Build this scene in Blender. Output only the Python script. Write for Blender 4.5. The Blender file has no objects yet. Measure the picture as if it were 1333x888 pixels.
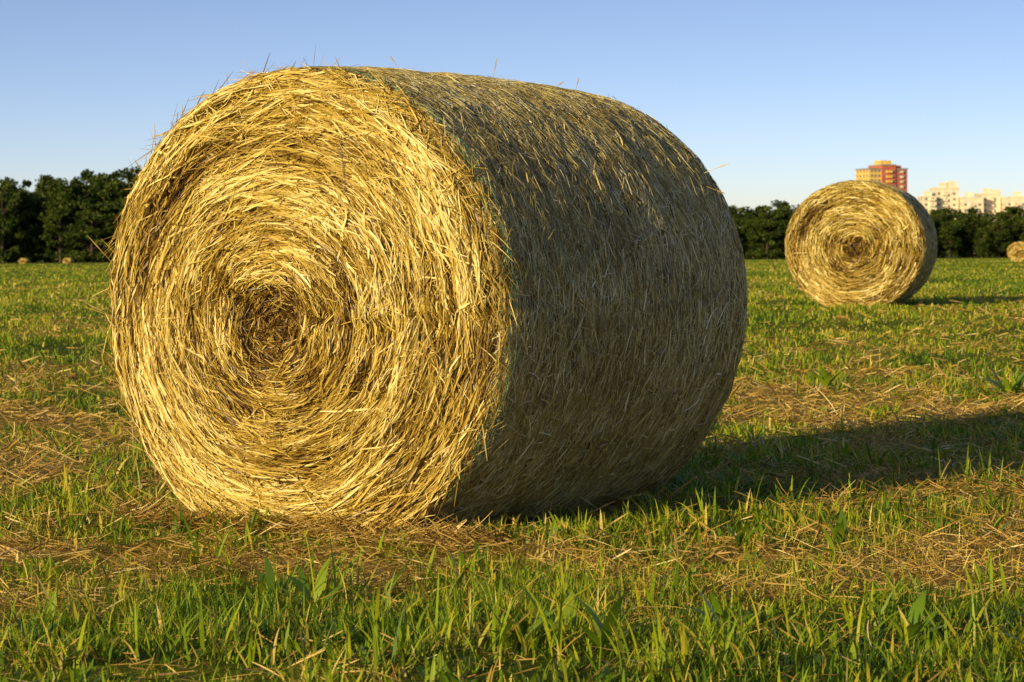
import bpy, math, numpy as np
from mathutils import Matrix, Vector
rng=np.random.default_rng(7)
scene=bpy.context.scene
col=scene.collection
# ---------------------------------------------------------------- noise
_lat=np.random.default_rng(3).random((256,256))
def vn(x,y):
    x=np.asarray(x,float);y=np.asarray(y,float)
    xi=np.floor(x).astype(int);yi=np.floor(y).astype(int)
    fx=x-xi;fy=y-yi
    fx=fx*fx*(3-2*fx);fy=fy*fy*(3-2*fy)
    a=_lat[xi%256,yi%256];b=_lat[(xi+1)%256,yi%256];c=_lat[xi%256,(yi+1)%256];d=_lat[(xi+1)%256,(yi+1)%256]
    return (a*(1-fx)+b*fx)*(1-fy)+(c*(1-fx)+d*fx)*fy
def fbm(x,y,o=3):
    s=0;a=1;t=0
    for i in range(o):
        s=s+a*vn(x*2**i+17.3*i,y*2**i+5.1*i);t+=a;a*=.5
    return s/t
def sstep(a,b,x):
    t=np.clip((x-a)/(b-a),0,1);return t*t*(3-2*t)
# ---------------------------------------------------------------- mesh helpers
def mesh_np(name,V,F,attrs=None,smooth=False):
    """V (n,3), F (m,4) int (quads)"""
    me=bpy.data.meshes.new(name)
    V=np.ascontiguousarray(V,dtype=np.float32);F=np.ascontiguousarray(F,dtype=np.int32)
    me.vertices.add(len(V));me.vertices.foreach_set('co',V.ravel())
    k=F.shape[1]
    me.loops.add(F.size);me.loops.foreach_set('vertex_index',F.ravel())
    me.polygons.add(len(F));me.polygons.foreach_set('loop_start',np.arange(0,F.size,k,dtype=np.int32))
    try: me.polygons.foreach_set('loop_total',np.full(len(F),k,dtype=np.int32))
    except Exception: pass
    if smooth: me.polygons.foreach_set('use_smooth',np.ones(len(F),dtype=bool))
    me.update(calc_edges=True)
    for n,a in (attrs or {}).items():
        at=me.attributes.new(n,'FLOAT','POINT');at.data.foreach_set('value',np.ascontiguousarray(a,dtype=np.float32))
    return me
def add_obj(name,me,mat=None,parent=None):
    ob=bpy.data.objects.new(name,me);col.objects.link(ob)
    if mat is not None and me is not None and len(me.materials)==0: me.materials.append(mat)
    if parent: ob.parent=parent
    return ob
def ribbons(P,Wd,w):
    n,k,_=P.shape
    A=P-Wd*w[...,None];B=P+Wd*w[...,None]
    V=np.stack([A,B],2).reshape(-1,3)
    base=(np.arange(n)*2*k)[:,None]+(np.arange(k-1)*2)[None,:]
    F=np.stack([base,base+1,base+3,base+2],-1).reshape(-1,4)
    return V,F
def norm(a): return a/np.maximum(np.linalg.norm(a,axis=-1,keepdims=True),1e-9)
# ---------------------------------------------------------------- materials
def new_mat(name):
    m=bpy.data.materials.new(name);m.use_nodes=True
    nt=m.node_tree;nt.nodes.clear()
    out=nt.nodes.new('ShaderNodeOutputMaterial')
    return m,nt,out
def ramp(nt,stops):
    r=nt.nodes.new('ShaderNodeValToRGB');e=r.color_ramp.elements
    while len(e)<len(stops): e.new(.5)
    for i,(p,c) in enumerate(stops):
        e[i].position=p;e[i].color=(*c,1)
    return r
def attr_mat(name,attr,stops,rough=.6,trans=0.0,spec=.3,noise=None,tcol=1.0):
    m,nt,out=new_mat(name)
    a=nt.nodes.new('ShaderNodeAttribute');a.attribute_name=attr
    r=ramp(nt,stops)
    src=a.outputs['Fac']
    if noise:
        tc=nt.nodes.new('ShaderNodeTexCoord')
        n=nt.nodes.new('ShaderNodeTexNoise');n.inputs['Scale'].default_value=noise[0];n.inputs['Detail'].default_value=3
        nt.links.new(tc.outputs['Object'],n.inputs['Vector'])
        ma=nt.nodes.new('ShaderNodeMath');ma.operation='MULTIPLY_ADD';ma.inputs[1].default_value=noise[1];
        nt.links.new(n.outputs['Fac'],ma.inputs[0]);
        ad=nt.nodes.new('ShaderNodeMath');ad.operation='SUBTRACT';ad.inputs[1].default_value=noise[1]*.5
        nt.links.new(a.outputs['Fac'],ma.inputs[2]);nt.links.new(ma.outputs[0],ad.inputs[0]);src=ad.outputs[0]
    nt.links.new(src,r.inputs[0])
    p=nt.nodes.new('ShaderNodeBsdfPrincipled');p.inputs['Roughness'].default_value=rough
    p.inputs['Specular IOR Level'].default_value=spec
    nt.links.new(r.outputs[0],p.inputs['Base Color'])
    if trans>0:
        t=nt.nodes.new('ShaderNodeBsdfTranslucent');nt.links.new(r.outputs[0],t.inputs['Color'])
        mx=nt.nodes.new('ShaderNodeMixShader');mx.inputs[0].default_value=trans
        nt.links.new(p.outputs[0],mx.inputs[1]);nt.links.new(t.outputs[0],mx.inputs[2]);nt.links.new(mx.outputs[0],out.inputs[0])
    else: nt.links.new(p.outputs[0],out.inputs[0])
    return m
def plain_mat(name,c,rough=.7,var=.15,scale=.5):
    m,nt,out=new_mat(name)
    tc=nt.nodes.new('ShaderNodeTexCoord')
    n=nt.nodes.new('ShaderNodeTexNoise');n.inputs['Scale'].default_value=scale;n.inputs['Detail'].default_value=4
    nt.links.new(tc.outputs['Object'],n.inputs['Vector'])
    r=ramp(nt,[(.3,tuple(x*(1-var) for x in c)),(.7,tuple(min(1,x*(1+var)) for x in c))])
    nt.links.new(n.outputs['Fac'],r.inputs[0])
    p=nt.nodes.new('ShaderNodeBsdfPrincipled');p.inputs['Roughness'].default_value=rough
    nt.links.new(r.outputs[0],p.inputs['Base Color']);nt.links.new(p.outputs[0],out.inputs[0])
    return m
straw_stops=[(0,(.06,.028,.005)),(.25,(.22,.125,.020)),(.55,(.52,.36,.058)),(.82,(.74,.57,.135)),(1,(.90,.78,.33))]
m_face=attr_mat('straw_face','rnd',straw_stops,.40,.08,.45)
m_facebase=attr_mat('straw_packed','rnd',[(0,(.020,.008,.002)),(.5,(.09,.045,.008)),(1,(.34,.20,.035))],.8,0,.1,noise=(60,.5))  # dark brown stops stand in for shade in gaps between straws
side_stops=[(0,(.20,.14,.035)),(.3,(.48,.38,.11)),(.6,(.74,.63,.25)),(.85,(.87,.79,.42)),(1,(.94,.91,.68))]
m_side=attr_mat('straw_side_lightened','rnd',side_stops,.42,.05,.5)  # straw colours lifted to brighten the bale's shaded side
m_sidebase=attr_mat('straw_side_lightened_packed','rnd',[(0,(.14,.09,.02)),(1,(.58,.45,.15))],.8,0,.1,noise=(70,.6))  # core colour lightened likewise, making up for weak fill in the shade
m_net=plain_mat('net_wrap_green',(.07,.24,.13),.4)
m_netw=plain_mat('net_wrap_pale',(.72,.72,.66),.4)
# ---------------------------------------------------------------- terrain
def zg(x,y):
    x=np.asarray(x,float);y=np.asarray(y,float)
    z=.27*sstep(9.5,30,y)
    z=z+.035*(fbm(x*.35+40,y*.35+12,2)-.5)*np.exp(-np.maximum(y-30,0)/60)*sstep(2,5,y)
    return z
def dryness(x,y):
    d=.42*fbm(x*.55+9,y*.40+31,3)+.58*fbm(x*3.0+3,y*2.4+77,3)
    d=.47+(d-.47)*1.3
    d=d+.20*np.exp(-(((x-1.0)/1.1)**2+((y-7.1)/.6)**2))
    d=d+.15*np.exp(-(((x+.1)/1.5)**2+((y-7.4)/.4)**2))
    d=d+.10*np.exp(-(((x+1.5)/.8)**2+((y-7.3)/1.1)**2))
    d=d-.09*np.exp(-(((x+.1)/1.6)**2+((y-5.6)/.65)**2))
    d=d+.12*np.exp(-(((x-1.6)/1.2)**2+((y-14.5)/1.6)**2))
    d=d-.035-.12*sstep(13,24,y)
    return d
def axis_vals(lo,hi,step,far,growth=1.18):
    v=list(np.arange(lo,hi+1e-6,step));s=step;x=v[-1];R=[]
    while x<far: s*=growth;x+=s;R.append(x)
    s=step;x=v[0];Lh=[]
    while x>-far: s*=growth;x-=s;Lh.append(x)
    return np.array(Lh[::-1]+v+R)
xs=axis_vals(-4,5,.08,4000);ys=axis_vals(4,16,.08,4200,1.12)
X,Y=np.meshgrid(xs,ys);Zg=zg(X,Y)
near=(np.abs(X)<8)&(Y>2)&(Y<22)
Zg=Zg+near*.012*(fbm(X*6,Y*6,3)-.5)
V=np.stack([X,Y,Zg],-1).reshape(-1,3)
ny,nx=X.shape
ii=(np.arange(ny-1)[:,None]*nx+np.arange(nx-1)[None,:])
F=np.stack([ii,ii+1,ii+1+nx,ii+nx],-1).reshape(-1,4)
gm=mesh_np('field_ground',V,F,{'dry':dryness(X,Y).ravel()},True)
m,nt,out=new_mat('field_soil_grass')
tc=nt.nodes.new('ShaderNodeTexCoord');at=nt.nodes.new('ShaderNodeAttribute');at.attribute_name='dry'
n1=nt.nodes.new('ShaderNodeTexNoise');n1.inputs['Scale'].default_value=14;n1.inputs['Detail'].default_value=8;n1.inputs['Roughness'].default_value=.7
n2=nt.nodes.new('ShaderNodeTexNoise');n2.inputs['Scale'].default_value=.35;n2.inputs['Detail'].default_value=8;n2.inputs['Roughness'].default_value=.65
nt.links.new(tc.outputs['Object'],n1.inputs['Vector']);nt.links.new(tc.outputs['Object'],n2.inputs['Vector'])
a1=nt.nodes.new('ShaderNodeMath');a1.operation='MULTIPLY_ADD';a1.inputs[1].default_value=.5;nt.links.new(n1.outputs['Fac'],a1.inputs[0]);nt.links.new(at.outputs['Fac'],a1.inputs[2])
a2=nt.nodes.new('ShaderNodeMath');a2.operation='MULTIPLY_ADD';a2.inputs[1].default_value=.5;nt.links.new(n2.outputs['Fac'],a2.inputs[0]);nt.links.new(a1.outputs[0],a2.inputs[2])
a3=nt.nodes.new('ShaderNodeMath');a3.operation='SUBTRACT';a3.inputs[1].default_value=.5;nt.links.new(a2.outputs[0],a3.inputs[0])
r=ramp(nt,[(.25,(.08,.11,.006)),(.45,(.19,.21,.011)),(.6,(.33,.25,.03)),(.85,(.48,.33,.07))])
nt.links.new(a3.outputs[0],r.inputs[0])
p=nt.nodes.new('ShaderNodeBsdfPrincipled');p.inputs['Roughness'].default_value=.9;p.inputs['Specular IOR Level'].default_value=.1
bp=nt.nodes.new('ShaderNodeBump');bp.inputs['Strength'].default_value=.9;bp.inputs['Distance'].default_value=.04
nt.links.new(n1.outputs['Fac'],bp.inputs['Height']);nt.links.new(bp.outputs[0],p.inputs['Normal'])
nt.links.new(r.outputs[0],p.inputs['Base Color']);nt.links.new(p.outputs[0],out.inputs[0])
add_obj('field_ground',gm,m)
# ---------------------------------------------------------------- hay bale
def shape_xz(s,phi,W,H):
    c=np.cos(phi);sn=np.sin(phi)
    x=W/2*s*np.sign(c)*np.abs(c)**.97
    z=H/2*s*np.where(sn>0,sn,sn*1.06)
    lim=-H/2*(.985)
    z=np.where(z<lim,lim+(z-lim)*.25,z)
    return x,z
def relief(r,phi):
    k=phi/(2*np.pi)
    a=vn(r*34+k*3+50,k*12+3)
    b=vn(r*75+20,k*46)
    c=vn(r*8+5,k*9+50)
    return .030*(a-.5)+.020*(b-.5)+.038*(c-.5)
def face_point(px,pz,W,H,R,off,hole):
    r=np.hypot(px,pz);phi=np.arctan2(pz,px)%(2*np.pi)
    s=r/R
    x,z=shape_xz(s,phi,W,H)
    k=np.clip(1-s,0,1)
    x=x+off[0]*k;z=z+off[1]*k
    y=-relief(s,phi)-.035*(1-s**2)+hole*np.exp(-(r/.11)**2)+.05*np.clip((s-.93)/.07,0,1)**2
    return x,y,z
def build_bale(name,loc,th,W,H,L,nf,ns,wsc=1.0,off=(-.075,-.07),seed=1,net=True):
    rg=np.random.default_rng(seed)
    root=bpy.data.objects.new(name,None);col.objects.link(root)
    root.location=loc;root.rotation_euler=(0,0,-th)
    R=(W+H)/4
    nphi=420 if nf>5000 else 120
    phi=np.linspace(0,2*np.pi,nphi,endpoint=False)
    rings=[]; 
    sF=np.linspace(.0,.985,130 if nf>5000 else 30)
    vals=[]
    for s in sF:
        px=s*R*np.cos(phi);pz=s*R*np.sin(phi)
        x,y,z=face_point(px,pz,W,H,R,off,.09)
        rings.append(np.stack([x,y+.018,z],-1));vals.append(np.clip(.40+16*relief(s+0*phi,phi)-.5*math.exp(-(s*R/.14)**2),0,1))  # low relief coloured dark as crevice shade; middle of the coil darkened too
    def mant(y,phi):
        phi=phi%(2*np.pi);k=phi/(2*np.pi)
        bul=1+.022*np.sin(np.pi*y/L)+.014*(vn(y*5+9,k*12+80)-.5)+.008*(vn(y*22,k*70)-.5)
        edge=.045*np.clip(1-y/.06,0,1)**2+.045*np.clip(1-(L-y)/.06,0,1)**2
        return bul-edge
    def mantle_pt(y,phi,o):
        s=mant(y,phi)+o/R
        x,z=shape_xz(s,phi,W,H);return x,z
    yM=np.linspace(.01,L-.01,90 if nf>5000 else 20)
    nFront=len(sF)
    for yy in yM:
        x,z=mantle_pt(yy+0*phi,phi,-.005);rings.append(np.stack([x,yy+0*x,z],-1));vals.append(vn(yy*30,phi*60/(2*np.pi)))
    for s in sF[::-4]:
        px=s*R*np.cos(phi);pz=s*R*np.sin(phi)
        x,y,z=face_point(px,pz,W,H,R,off,.06)
        rings.append(np.stack([x,L-y-.012,z],-1));vals.append(np.clip(.45+22*relief(s+0*phi,phi),0,1))  # back face gets the same painted relief shade
    V=np.array(rings).reshape(-1,3);n=len(rings)
    V[:,2]+=H/2
    i=np.arange(n-1)[:,None]*nphi;j=np.arange(nphi)[None,:];j2=(j+1)%nphi
    F=np.stack([i+j,i+j2,i+nphi+j2,i+nphi+j],-1).reshape(-1,4)
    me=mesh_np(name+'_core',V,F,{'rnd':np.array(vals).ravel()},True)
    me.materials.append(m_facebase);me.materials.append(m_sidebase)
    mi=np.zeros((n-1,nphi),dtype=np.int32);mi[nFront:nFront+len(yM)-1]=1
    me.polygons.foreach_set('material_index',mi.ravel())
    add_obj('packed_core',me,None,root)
    def face_strands(N,back):
        k=6
        r=R*np.sqrt(rg.random(N))*.985;
        q=rg.random(N)<.06;r=np.where(q,R*rg.random(N)*.35,r);r=np.maximum(r,.012)
        ph=rg.random(N)*2*np.pi
        ell=(.04+.17*rg.random(N)**1.5)
        ell=np.minimum(ell,.07+r*.8)
        dev=rg.normal(0,.17,N)+np.where(rg.random(N)<.22,rg.normal(0,.6,N),0)+rg.normal(0,1,N)*np.exp(-(r/.13)**2)*1.0
        t=np.linspace(-.5,.5,k)[None,:]*ell[:,None]
        curv=(1/np.maximum(r,.10))*rg.uniform(.1,1.1,N)
        bx=np.cos(ph);bz=np.sin(ph)
        tx=-bz*np.cos(dev)+bx*np.sin(dev);tz=bx*np.cos(dev)+bz*np.sin(dev)
        nx_=-bx;nz_=-bz
        kink=rg.normal(0,.05,N)[:,None]*np.abs(t)
        px=r[:,None]*bx[:,None]+tx[:,None]*t+nx_[:,None]*(t*t*curv[:,None]*.5+kink)
        pz=r[:,None]*bz[:,None]+tz[:,None]*t+nz_[:,None]*(t*t*curv[:,None]*.5+kink)
        rr=np.hypot(px,pz);sc=np.minimum(1,R*.995/np.maximum(rr,1e-6));px=px*sc;pz=pz*sc
        x,y,z=face_point(px,pz,W,H,R,off,.085)
        lift=rg.random(N)**1.5*.022
        tilt=rg.normal(0,.08,N)+np.where(rg.random(N)<.03,rg.normal(0,.4,N),0)
        y=y-lift[:,None]-np.abs(t)*np.abs(tilt)[:,None]*np.where(t*tilt[:,None]>0,1,.2)+.002
        P=np.stack([x,y,z+H/2],-1)
        T=norm(np.gradient(P,axis=1))
        O=np.array([0,-1.,0]);Nn=norm(np.cross(T,O));OO=norm(np.cross(Nn,T))
        rho=rg.uniform(-1.3,1.3,N)[:,None,None]
        Wd=Nn*np.cos(rho)+OO*np.sin(rho)
        w=np.clip(rg.lognormal(math.log(.0018),.42,N),.0008,.0048)[:,None]*np.array([.5,.9,1,1,.9,.45])[None,:]*wsc
        if back: P[:,:,1]=L-P[:,:,1];Wd[:,:,1]*=-1
        Vv,Ff=ribbons(P,Wd,w)
        s_=r/R
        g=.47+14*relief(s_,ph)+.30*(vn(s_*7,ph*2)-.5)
        val=np.clip(g+rg.normal(0,.26,N)+lift*14-.14-.58*np.exp(-(r/.15)**2)+0.04,0,1)  # deep strands darker, raised ones lighter: gap shade put into colour; centre darker
        return Vv,Ff,np.repeat(val,2*k)
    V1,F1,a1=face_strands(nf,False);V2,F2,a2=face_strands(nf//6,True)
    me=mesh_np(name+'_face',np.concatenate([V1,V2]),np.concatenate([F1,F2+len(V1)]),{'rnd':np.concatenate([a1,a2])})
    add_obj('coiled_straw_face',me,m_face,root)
    if net:
        N=1100;k=5
        ph=rg.random(N)*2*np.pi;ell=rg.uniform(.02,.11,N)
        x0,z0=shape_xz(.985+0*ph,ph,W,H)
        th0=ph+np.pi/2*rg.choice([-1,1],N)+rg.normal(0,.5,N)
        t=np.linspace(0,1,k)[None,:]*ell[:,None]
        P=np.stack([x0[:,None]+np.cos(th0)[:,None]*t,(rg.uniform(-.01,.05,N)[:,None]-t*rg.uniform(-.2,.6,N)[:,None]),z0[:,None]+np.sin(th0)[:,None]*t+H/2-t*t*rg.uniform(0,2,N)[:,None]],-1)
        P[:,:,2]=np.maximum(P[:,:,2],.005)
        T=norm(np.gradient(P,axis=1));Wd=norm(np.cross(T,norm(rg.normal(0,1,(N,1,3)))))
        Vv,Ff=ribbons(P,Wd,rg.uniform(.0007,.0019,N)[:,None]*np.array([1,1,.9,.7,.3])[None,:])
        me=mesh_np(name+'_rim',Vv,Ff,{'rnd':np.repeat(np.clip(rg.normal(.5,.2,N),0,1),2*k)});add_obj('loose_rim_straw',me,m_face,root)
    N=ns;k=5
    y0=rg.uniform(.0,L,N);ph=rg.random(N)*2*np.pi
    ell=.012+.10*rg.random(N)**2.2
    dev=rg.normal(0,.45,N)+np.where(rg.random(N)<.38,rg.uniform(-1.5,1.5,N),0)
    t=np.linspace(-.5,.5,k)[None,:]*ell[:,None]
    bend=rg.normal(0,2.2,N)[:,None]*t*t
    yy=np.clip(y0[:,None]+t*np.sin(dev)[:,None]+bend*np.cos(dev)[:,None],-.004,L+.004)
    pp=ph[:,None]+(t*np.cos(dev)[:,None]-bend*np.sin(dev)[:,None])/R
    o=rg.random(N)[:,None]**2*.007-.003
    stick=np.where(rg.random(N)<.012,rg.uniform(.1,.45,N),np.abs(rg.normal(0,.015,N)))[:,None]
    o=o+np.maximum(t+.3*ell[:,None],0)*stick
    x,z=mantle_pt(np.clip(yy,0,L),pp,o)
    P=np.stack([x,yy,z+H/2],-1)
    P[:,:,2]=np.maximum(P[:,:,2],.004)
    T=norm(np.gradient(P,axis=1))
    O=norm(np.stack([np.cos(pp),0*pp,np.sin(pp)],-1));Nn=norm(np.cross(T,O));OO=norm(np.cross(Nn,T))
    rho=rg.uniform(-.9,.9,N)[:,None,None];Wd=Nn*np.cos(rho)+OO*np.sin(rho)
    w=np.clip(rg.lognormal(math.log(.0010),.42,N),.0006,.0028)[:,None]*np.array([.6,1,1,.9,.5])[None,:]*wsc
    Vv,Ff=ribbons(P,Wd,w)
    val=np.clip(.42+.6*(fbm(y0*4,ph*3)-.5)+rg.normal(0,.28,N),0,1)
    me=mesh_np(name+'_mantle',Vv,Ff,{'rnd':np.repeat(val,2*k)})
    add_obj('wrapped_straw_side',me,m_side,root)
    if net:
        k=240;Vs=[];Fs=[];b=0
        for q in range(3):
            phs=np.linspace(-.9+rg.uniform(-.3,.3),1.5+rg.uniform(-.5,.3),k)
            yb=.02+.018*q+.012*(vn(phs*9+q*7,0*phs+q)-.5)*2+.004*np.sin(phs*60+q)
            o=.004+.012*(vn(phs*14+q*3,phs*0+5)-.4)
            x,z=mantle_pt(yb,phs,o);P=np.stack([x,yb,z+H/2],-1)[None]
            Wd=np.zeros_like(P);Wd[...,1]=.7;Wd[...,0]=.7*np.cos(phs);Wd[...,2]=.7*np.sin(phs)
            v,f=ribbons(P,Wd,np.full((1,k),.0008));Vs.append(v);Fs.append(f+b);b+=len(v)
        me=mesh_np(name+'_net',np.concatenate(Vs),np.concatenate(Fs));add_obj('net_wrap_edge',me,m_net,root)
        Vs=[];Fs=[];b=0;k=260
        for q in range(38):
            yb0=.06+q*(L-.1)/38
            phs=np.linspace(-1.9,2.6,k)
            yb=yb0+.006*(vn(phs*6+q*7,0*phs+q)-.5)*2
            o=.0035+.008*(vn(phs*16+q*3,phs*0+5)-.5)
            x,z=mantle_pt(yb,phs,o);P=np.stack([x,yb,z+H/2],-1)[None]
            T=norm(np.gradient(P,axis=1));O=np.stack([np.cos(phs),0*phs,np.sin(phs)],-1)[None]
            Wd=norm(np.cross(T,O));v,f=ribbons(P,Wd,np.full((1,k),.0005));Vs.append(v);Fs.append(f+b);b+=len(v)
        me=mesh_np(name+'_netp',np.concatenate(Vs),np.concatenate(Fs));add_obj('net_wrap_threads',me,m_netw,root)
        def mp(yb,ph_): 
            x,z=mantle_pt(np.array(yb),np.array(ph_),0.);return np.array([float(x),yb,float(z)+H/2])
        st=[(mp(.75,1.25),(.02,0,.085)),(mp(1.15,1.15),(.01,.02,.07)),(mp(1.05,1.2),(.06,0,.03)),(mp(1.5,.62),(.10,.02,.035)),(mp(1.45,.55),(.07,.03,-.03)),(mp(.5,1.5),(-.04,0,.05)),
            (np.array([-.74,.0,.88]),(-.10,-.06,.13)),(np.array([-.76,.02,.72]),(-.12,-.05,.06)),(np.array([-.55,-.04,1.16]),(-.05,-.05,.10)),(np.array([-.78,.0,.62]),(-.04,-.04,.10)),(mp(.3,1.75),(-.08,-.02,.03))]
        Ps=[];Ws=[]
        for p0,dv in st:
            dv=np.array(dv);tt=np.linspace(-.2,1,6)[:,None];P=p0+dv*tt
            Ps.append(P);Ws.append([.0012,.0012,.001,.001,.0028,.0008])
        P=np.array(Ps);T=norm(np.gradient(P,axis=1));Wd=norm(np.cross(T,np.array([0,1.,0.])))
        v,f=ribbons(P,Wd,np.array(Ws));add_obj('stray_stalks',mesh_np(name+'_stalks',v,f,{'rnd':np.full(len(v),.1)}),m_side,root)
    return root
BX,BY,TH,BW,BH,BL=-.702,8.18,math.radians(33.4),1.63,1.545,1.60
build_bale('hay_bale',(BX,BY,zg(BX,BY+.6)-.045),TH,BW,BH,BL,50000,120000,seed=11)
b2=(4.02,29.75);t2=math.radians(15.5)
build_bale('hay_bale',(b2[0],b2[1],float(zg(*b2))-.02),t2,1.66,1.50,1.42,9000,9000,2.0,off=(.0,-.04),seed=5,net=False)
build_bale('hay_bale',(33.0,165,float(zg(33.,165))),math.radians(20),1.6,1.3,1.4,1500,800,8,off=(0,0),seed=6,net=False)
build_bale('hay_bale',(-50.5,262,float(zg(-50,262))-.05),math.radians(10),1.0,.6,1.0,600,400,8,off=(0,0),seed=8,net=False)
build_bale('hay_bale',(-45.6,260,float(zg(-50,262))-.05),math.radians(10),1.0,.6,1.0,600,400,8,off=(0,0),seed=9,net=False)
bales=[((BX,BY),TH,BW,BL),(b2,t2,1.66,1.42)]
def outside(x,y,half=.50):
    ok=np.ones(len(x),bool)
    for (c,th,W,L) in bales:
        dx=x-c[0];dy=y-c[1]
        u=dx*math.cos(th)-dy*math.sin(th);v=dx*math.sin(th)+dy*math.cos(th)
        ok&=~((np.abs(u)<half)&(v>0.02)&(v<L-.02))
    return ok
# ---------------------------------------------------------------- grass
grass_stops=[(0,(.03,.075,.004)),(.3,(.12,.22,.007)),(.5,(.26,.38,.012)),(.66,(.45,.45,.020)),(.82,(.62,.46,.06)),(1,(.78,.62,.19))]
m_grass=attr_mat('grass_blade','rnd',grass_stops,.5,.28,.35)
def blades(x,y,h,wid,az,lean,curve,val,k=4,prof=None,z0=None,twist=None):
    n=len(x);t=np.linspace(0,1,k)[None,:]
    if prof is None: prof=np.array([.7,1,.75,.06]) if k==4 else np.interp(np.linspace(0,1,k),[0,.3,.7,1],[.6,1,.8,.05])
    z=zg(x,y)-.004 if z0 is None else z0
    ang=lean[:,None]+curve[:,None]*t
    ds=h[:,None]/(k-1)
    hx=np.concatenate([np.zeros((n,1)),np.cumsum(np.sin(ang[:,:-1])*ds,1)],1)
    hz=np.concatenate([np.zeros((n,1)),np.cumsum(np.cos(ang[:,:-1])*ds,1)],1)
    P=np.stack([x[:,None]+hx*np.cos(az)[:,None],y[:,None]+hx*np.sin(az)[:,None],z[:,None]+hz],-1)
    wa=az+math.pi/2+(rng.normal(0,.5,n) if twist is None else twist)
    Wd=np.stack([np.cos(wa),np.sin(wa),0*wa],-1)[:,None,:]*np.ones((1,k,1))
    V,F=ribbons(P,Wd,wid[:,None]*.5*prof[None,:])
    return V,F,np.repeat(val,2*k)
def place(N,y0,y1,m=1.6):
    y=np.exp(rng.uniform(math.log(y0),math.log(y1),N))
    x=rng.uniform(-1,1,N)*(.225*y+m*.6)+.0
    return x,y
parts=[]
x,y=place(400000,4.4,250)
d=dryness(x,y);keep=outside(x,y)&(rng.random(len(x))<np.clip(1.0-(d-.43)*3.2,.16,1));x=x[keep];y=y[keep];d=d[keep]
n=len(x);sc=(y/6.)
pn=fbm(x*1.9+60,y*1.5+4,3)
hh=(.015+.048*rng.random(n)**1.5)*(.40+1.4*sstep(.3,.75,pn))*(1+.1*sstep(15,60,y))
ww=(.0024+.0026*rng.random(n))*np.minimum(sc,30)**.82
val=np.clip(.42+(d-.42)*1.1+rng.normal(0,.16,n)+np.where(rng.random(n)<.17,.30,0)+.08*sstep(10,30,y)+.5*(fbm(x*.3+5,y*.12,3)-.5),0,1)
parts.append(blades(x,y,hh,ww,rng.uniform(0,6.28,n),rng.uniform(0,.8,n),rng.uniform(0,1.,n),val))
NC=3100;cx,cy=place(NC,4.6,45)
dd=dryness(cx,cy);k_=rng.random(NC)<np.clip(1.3-(dd-.40)*4.5,.08,1);cx=cx[k_];cy=cy[k_]
tufts=[(-.52,6.43,.21),(-.42,6.5,.19),(.125,5.75,.21),(.05,5.6,.19),(-1.92,11,.17),(-.84,7.5,.13),(-1.1,6.03,.16),(-.164,7.0,.12),(.83,5.91,.15),(1.0,5.57,.18),(1.77,9.55,.2),(2.9,14.9,.2),(1.9,15.6,.16),(.37,6.3,.13),(-1.36,9.25,.16),(-1.0,5.5,.15),(.45,5.5,.18),(-.3,5.4,.17),(-1.6,10,.17),(1.3,9.0,.14),(.95,8.8,.15),(2.2,10.8,.18),(1.5,10.5,.16),(.6,8.3,.14),(.25,7.9,.12),(-.1,5.75,.18),(.3,5.35,.18),(1.25,6.6,.12),(-1.3,6.9,.12),(-.7,5.6,.16),(-.3,6.1,.15),(.65,5.6,.16),(-1.15,6.6,.14),(.15,6.4,.13),(.5,8.05,.13),(.15,7.75,.11)]
per=15
bx=np.repeat(cx,per)+rng.normal(0,.03,len(cx)*per)*np.repeat((cy/6)**.5,per);by=np.repeat(cy,per)+rng.normal(0,.03,len(cx)*per)
hc=np.repeat((.035+.09*rng.random(len(cx))**1.8)*(1-.45*sstep(10,25,cy)),per)*rng.uniform(.5,1.1,len(bx))
vb=np.repeat(rng.normal(0,.10,len(cx)),per)
for (tx,ty,th_) in tufts:
    q=32;bx=np.concatenate([bx,tx+rng.normal(0,.06,q)]);by=np.concatenate([by,ty+rng.normal(0,.05,q)]);hc=np.concatenate([hc,th_*rng.uniform(.35,1.1,q)]);vb=np.concatenate([vb,np.full(q,.0)])
ok=outside(bx,by);bx=bx[ok];by=by[ok];hc=hc[ok];vb=vb[ok];n=len(bx)
wc=rng.uniform(.003,.0105,n)*np.minimum(by/6,10)**.5
val=np.clip(.43+vb+.35*(fbm(bx*1.1,by*1.1+8,2)-.5)+rng.normal(0,.11,n)+np.where(rng.random(n)<.10,.35,0)+.06*sstep(10,25,by),0,1)
parts.append(blades(bx,by,hc,wc,rng.uniform(0,6.28,n),np.abs(rng.normal(0,.4,n)),rng.uniform(.0,1.6,n),val,k=6))
Vs=[];Fs=[];As=[];b=0
for V,F,a in parts: Vs.append(V);Fs.append(F+b);As.append(a);b+=len(V)
add_obj('grass',mesh_np('grass',np.concatenate(Vs),np.concatenate(Fs),{'rnd':np.concatenate(As)}),m_grass)
lit_stops=[(0,(.15,.08,.018)),(.4,(.39,.24,.05)),(.75,(.62,.43,.11)),(1,(.84,.69,.32))]
m_lit=attr_mat('dry_straw','rnd',lit_stops,.5,.15,.35)
x,y=place(150000,4.4,45);d=dryness(x,y)
keep=rng.random(len(x))<np.clip((d-.37)*3.6,.12,1)*(1-.8*sstep(12,24,y));x=x[keep];y=y[keep];d=d[keep]
q=6000;u=rng.uniform(-.75,.78,q);v=-np.abs(rng.normal(0,.10,q))+.06
x=np.concatenate([x,BX+u*math.cos(TH)+v*math.sin(TH)]);y=np.concatenate([y,BY-u*math.sin(TH)+v*math.cos(TH)])
n=len(x);k=4
az=rng.uniform(0,6.28,n);ell=(.02+.10*rng.random(n)**1.6)*np.minimum(y/6,6)**.35
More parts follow.
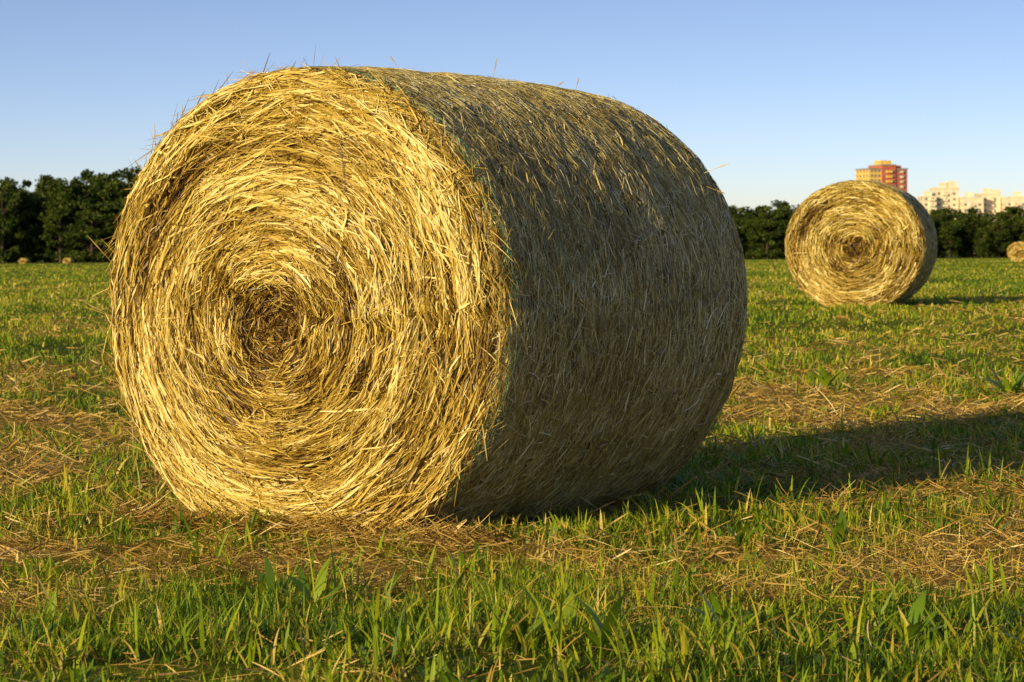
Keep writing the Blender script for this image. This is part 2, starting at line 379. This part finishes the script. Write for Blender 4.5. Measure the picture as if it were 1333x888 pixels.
t=np.linspace(-.5,.5,k)[None,:]*ell[:,None];bend=rng.normal(0,3,n)[:,None]*t*t
px=x[:,None]+t*np.cos(az)[:,None]-bend*np.sin(az)[:,None];py=y[:,None]+t*np.sin(az)[:,None]+bend*np.cos(az)[:,None]
lift=rng.random(n)**1.5*.030;tl=rng.normal(0,.3,n)
pz=zg(px,py)+.004+lift[:,None]+np.abs(tl)[:,None]*(t+ell[:,None]*.5)
P=np.stack([px,py,pz],-1);T=norm(np.gradient(P,axis=1))
O=np.array([0,0,1.]);Nn=norm(np.cross(T,O));OO=norm(np.cross(Nn,T));rho=rng.uniform(-1.4,1.4,n)[:,None,None]
w=(rng.uniform(.0008,.0020,n)*np.minimum(y/6,8)**.85)[:,None]*np.array([.6,1,1,.5])[None,:]
V,F=ribbons(P,Nn*np.cos(rho)+OO*np.sin(rho),w)
add_obj('straw_litter',mesh_np('straw_litter',V,F,{'rnd':np.repeat(np.clip(rng.normal(.5,.24,n),0,1),2*k)}),m_lit)
m_weed=attr_mat('weed_leaf','rnd',[(0,(.05,.11,.006)),(.5,(.15,.27,.012)),(1,(.33,.42,.022))],.4,.25,.5)
NW=800;wx,wy=place(NW,4.6,26);ok=outside(wx,wy,.8)&(dryness(wx,wy)<.60);wx=wx[ok];wy=wy[ok];hs=rng.uniform(.035,.09,len(wx))
ex=[(.67,7.55,.14),(.95,7.4,.11),(1.0,7.7,.12),(-.15,7.05,.12),(2.9,14.8,.28),(2.96,14.9,.25),(1.92,15.5,.2),(-.5,6.35,.15),(.2,5.6,.16),(.0,5.7,.14),(1.5,7.9,.1),(-1.5,9.2,.12),(.9,5.75,.14),(.1,5.9,.15),(.5,6.0,.12),(1.15,5.5,.14),(-.62,6.55,.15)]
wx=np.concatenate([wx,[e[0] for e in ex]]);wy=np.concatenate([wy,[e[1] for e in ex]]);hs=np.concatenate([hs,[e[2] for e in ex]])
per=8;n=len(wx)*per
bx=np.repeat(wx,per)+rng.normal(0,.008,n);by=np.repeat(wy,per)+rng.normal(0,.008,n);hh=np.repeat(hs,per)*rng.uniform(.6,1.15,n)
V,F,a=blades(bx,by,hh,hh*rng.uniform(.12,.22,n),rng.uniform(0,6.28,n),rng.uniform(.15,.9,n),rng.uniform(.2,1.2,n),np.clip(rng.normal(.55,.25,n),0,1),k=8,prof=np.array([.12,.3,.7,1,.98,.8,.45,.04]),twist=rng.normal(0,.25,n))
add_obj('broadleaf_weeds',mesh_np('broadleaf_weeds',V,F,{'rnd':a},True),m_weed)
# ---------------------------------------------------------------- trees
m_leaf=attr_mat('tree_leaves','rnd',[(0,(.018,.036,.005)),(.5,(.055,.09,.012)),(1,(.13,.17,.020))],.6,.25,.2)
m_bark=plain_mat('bark',(.07,.05,.035),.9,.3,3)
def tree_mesh(seed,style):
    rg=np.random.default_rng(seed)
    Vs=[];Fs=[];A=[];b=0
    def limb(p0,p1,r0,r1,m=6):
        nonlocal b
        p0=np.array(p0,float);p1=np.array(p1,float);ax=norm(p1-p0);s=norm(np.cross(ax,[.3,.9,.1]));u=np.cross(ax,s)
        a=np.linspace(0,2*np.pi,m,endpoint=False)
        ring=np.cos(a)[:,None]*s+np.sin(a)[:,None]*u
        V=np.concatenate([p0+ring*r0,p1+ring*r1]);j=np.arange(m);j2=(j+1)%m
        F=np.stack([j,j2,j2+m,j+m],-1);Vs.append(V);Fs.append(F+b);A.append(np.zeros(len(V)));b+=len(V)
        return len(F)
    limb((0,0,-.3),(.1,.05,5),.22,.13);limb((.1,.05,5),(.0,.1,8.4),.13,.03)
    cl=[]
    nc=46
    for i in range(nc):
        hz=rg.uniform(.5,9.2);f=(hz-.3)/9.7
        rad={0:2.7*math.sin(math.pi*min(1,f*.8+.13))**.5,1:2.0*math.sin(math.pi*min(1,f*.8+.15))**.6,2:3.2*math.sin(math.pi*min(1,f*.88+.08))**.45}[style]
        a=rg.uniform(0,6.28);rr=rad*math.sqrt(rg.random())
        c=np.array([math.cos(a)*rr,math.sin(a)*rr,hz]);cl.append(c)
        if hz>1.5: limb((.05,.05,max(.8,hz-1.3)),c,.06,.015,4)
    for c in cl:
        s=rg.uniform(.55,1.2);q=105
        p=rg.normal(0,1,(q,3));p=p/np.linalg.norm(p,axis=1,keepdims=True)*(rg.random((q,1))**.45)*s*np.array([1,1,.75])+c
        d1=norm(rg.normal(0,1,(q,3)));d2=norm(np.cross(d1,rg.normal(0,1,(q,3))))
        sz=rg.uniform(.10,.22,(q,1))
        V=np.stack([p-d1*sz*1.2,p-d2*sz*.8,p+d1*sz*1.2,p+d2*sz*.8],1).reshape(-1,3)
        F=np.arange(q*4).reshape(q,4);Vs.append(V);Fs.append(F+b);A.append(np.repeat(np.clip(rg.normal(.45,.2,q)+rg.normal(0,.2),0.01,1),4));b+=len(V)
    F=np.concatenate(Fs);me=mesh_np('tree_%d'%seed,np.concatenate(Vs),F,{'rnd':np.concatenate(A)})
    me.materials.append(m_leaf);me.materials.append(m_bark)
    mi=np.zeros(len(F),np.int32);pos=0
    for f_,a_ in zip(Fs,A):
        if np.all(a_==0): mi[pos:pos+len(f_)]=1
        pos+=len(f_)
    me.polygons.foreach_set('material_index',mi);return me
tms=[tree_mesh(100+i,i%3) for i in range(7)]
root=bpy.data.objects.new('distant_tree_line',None);col.objects.link(root)
def th_h(X):
    return np.interp(X,[-120,-61,-50,-46,-40,-20,20,28,34,40,60,120],[10,10,10.4,11.2,10.0,8.5,7.0,6.8,6.4,6.0,5.7,6])
for row,(yy,sp) in enumerate([(296,2.6),(300,2.2),(306,2.4),(313,2.6)]):
    X=-125.
    while X<130:
        X+=sp*rng.uniform(.5,1.5);h=th_h(X)*rng.uniform(.76,1.12)
        if row==0: h*=rng.uniform(.5,.95)
        ob=bpy.data.objects.new('tree',tms[rng.integers(7)]);col.objects.link(ob);ob.parent=root
        y_=yy+rng.normal(0,1.2);s=h/10
        ob.location=(X,y_,float(zg(X,y_)));ob.scale=(s*rng.uniform(.75,1.2)*(1 if s>.8 else 1.25),)*2+(s,);ob.rotation_euler=(0,0,rng.uniform(0,6.28))
# ---------------------------------------------------------------- buildings
m_red=plain_mat('render_red',(.55,.14,.08));m_yel=plain_mat('render_yellow',(.80,.55,.14));m_cream=plain_mat('render_cream',(.80,.72,.55))
m_win=plain_mat('window_glass',(.25,.21,.20),.2);m_roof=plain_mat('roof_grey',(.3,.26,.24));m_or=plain_mat('render_orange',(.66,.38,.18))
def box(bm,x0,x1,y0,y1,z0,z1,mi):
    vs=[bm.verts.new(c) for c in [(x0,y0,z0),(x1,y0,z0),(x1,y1,z0),(x0,y1,z0),(x0,y0,z1),(x1,y0,z1),(x1,y1,z1),(x0,y1,z1)]]
    for f in [(0,1,5,4),(1,2,6,5),(2,3,7,6),(3,0,4,7),(4,5,6,7),(3,2,1,0)]:
        fc=bm.faces.new([vs[i] for i in f]);fc.material_index=mi
import bmesh
def bld(name,loc,rot,fn,mats):
    root=bpy.data.objects.new(name,None);col.objects.link(root);root.location=loc;root.rotation_euler=(0,0,rot)
    for part,f in fn.items():
        bm=bmesh.new();f(bm);me=bpy.data.meshes.new(part);bm.to_mesh(me);bm.free()
        for mm in mats: me.materials.append(mm)
        add_obj(part,me,None,root)
mats=[m_red,m_yel,m_cream,m_win,m_roof,m_or]
def t_walls(bm):
    box(bm,0,8,0,18,0,50,1);box(bm,8.01,17,-.8,17.5,0,52.2,0);box(bm,17.01,25,0,18,0,50,0)
def t_roof(bm):
    box(bm,-.3,8.0,-.3,18.3,50.01,50.8,4);box(bm,8.01,17.3,-1.1,17.8,52.21,53,4);box(bm,17.31,25.3,-.3,18.3,50.01,50.8,4);box(bm,9,16,3,12,53.01,55.5,1);box(bm,19,23,4,9,50.81,52.6,0)
def t_win(bm):
    for f in range(17):
        z=2+f*2.9
        for x in (1,3.4,5.8): box(bm,x,x+1.5,-.08,.0,z,z+1.5,3)
        for x in (18.4,22.2): box(bm,x,x+1.7,-.08,.0,z,z+1.5,3)
        for x in (9,14.6): box(bm,x,x+1.4,-.9,-.8,z,z+1.5,3)
        for y in (2,6,10.5,14.5): box(bm,25,25.1,y,y+1.7,z,z+1.5,3)
        for y in (2,6,10.5,14.5): box(bm,-.1,0,y,y+1.7,z,z+1.5,3)
def t_balc(bm):
    for f in range(17):
        z=1.6+f*2.9
        box(bm,10.6,14.4,-2.1,-.81,z,z+1.3,1)
        box(bm,20.3,22,-1.2,-.01,z,z+1.1,2)
        box(bm,25.01,26.2,8,10.2,z,z+1.1,1)
bld('apartment_tower',(211.5,1500,.3),math.radians(18),{'walls':t_walls,'roof':t_roof,'windows':t_win,'balconies':t_balc},mats)
def slab(name,x0,w,h,d,yy,cw,rot,top=None):
    def walls(bm): 
        box(bm,0,w,0,d,0,h,cw)
    def roof(bm):
        box(bm,-.3,w+.3,-.3,d+.3,h+.01,h+.7,2)
        box(bm,w*.3,w*.3+3.2,3,8,h+.71,h+3.2,2)
        if top: box(bm,w*.6,w*.6+5,3,8,h+.71,h+top,cw)
    def wins(bm):
        nf=int(h/2.9);nb=int(w/3.4)
        for f in range(nf):
            z=1.3+f*2.9
            for i in range(nb):
                x=.9+i*w/nb
                box(bm,x,x+1.4,-.08,0,z,z+1.3,3)
            for y in (2.5,7): box(bm,-.08,0,y,y+1.5,z,z+1.5,3)
    def balc(bm):
        nf=int(h/2.9);nb=max(1,int(w/8))
        for f in range(nf):
            z=1.0+f*2.9
            for i in range(nb): 
                x=3.2+i*w/nb;box(bm,x,x+2.8,-1.4,-.09,z,z+1.15,5 if i%2 else 2)
    bld(name,(x0,yy,.3),math.radians(rot),{'walls':walls,'roof':roof,'windows':wins,'balconies':balc},mats)
slab('apartment_block',211,7,29,11,1300,2,6)
slab('apartment_block',218.5,12,33.5,12,1306,2,6,4)
slab('apartment_block',231.5,11,28.5,12,1302,2,4)
slab('apartment_block',243,10,30.5,12,1310,2,8,2.5)
slab('apartment_block',254,18,28.5,12,1302,2,3)
slab('apartment_block',273,22,27.5,12,1310,2,5)
# ---------------------------------------------------------------- light
EL=math.radians(14);PH=math.radians(50)
S=Vector((-math.cos(PH)*math.cos(EL),-math.sin(PH)*math.cos(EL),math.sin(EL)))
sun=bpy.data.lights.new('sun','SUN');sun.energy=5.0;sun.angle=math.radians(.5);sun.color=(1,.78,.39)
so=bpy.data.objects.new('sun',sun);col.objects.link(so);so.rotation_euler=S.to_track_quat('Z','Y').to_euler()
w=bpy.data.worlds.new('World');scene.world=w;w.use_nodes=True;nt=w.node_tree;nt.nodes.clear()
o=nt.nodes.new('ShaderNodeOutputWorld');bg=nt.nodes.new('ShaderNodeBackground');sk=nt.nodes.new('ShaderNodeTexSky')
sk.sky_type='NISHITA';sk.sun_disc=False;sk.sun_elevation=EL;sk.sun_rotation=math.atan2(S.x,S.y);sk.air_density=1.0;sk.dust_density=.9;sk.ozone_density=2.6
tc=nt.nodes.new('ShaderNodeTexCoord');mp_=nt.nodes.new('ShaderNodeMapping');mp_.vector_type='POINT';mp_.inputs['Scale'].default_value=(1,1,2.6)
nt.links.new(tc.outputs['Generated'],mp_.inputs['Vector']);nt.links.new(mp_.outputs[0],sk.inputs['Vector'])
tint=nt.nodes.new('ShaderNodeMix');tint.data_type='RGBA';tint.blend_type='MULTIPLY';tint.inputs[0].default_value=1;tint.clamp_factor=False
tint.inputs[7].default_value=(1.34,1.14,1.20,1)
nt.links.new(sk.outputs[0],tint.inputs[6])
bg.inputs['Strength'].default_value=.15
nt.links.new(tint.outputs[2],bg.inputs[0]);nt.links.new(bg.outputs[0],o.inputs[0])
scene.view_settings.view_transform='Standard';scene.view_settings.look='None';scene.view_settings.exposure=0
# ---------------------------------------------------------------- camera
cam=bpy.data.cameras.new('camera');co=bpy.data.objects.new('camera',cam);col.objects.link(co);scene.camera=co
cam.sensor_width=36;cam.lens=3300/1333*36;cam.clip_start=.1;cam.clip_end=9000
co.matrix_world=Matrix.Translation((0,0,.892))@Matrix.Rotation(math.radians(90-1.945),4,'X')@Matrix.Rotation(math.radians(-.3),4,'Z')
cam.dof.use_dof=True;cam.dof.focus_distance=8.0;cam.dof.aperture_fstop=14
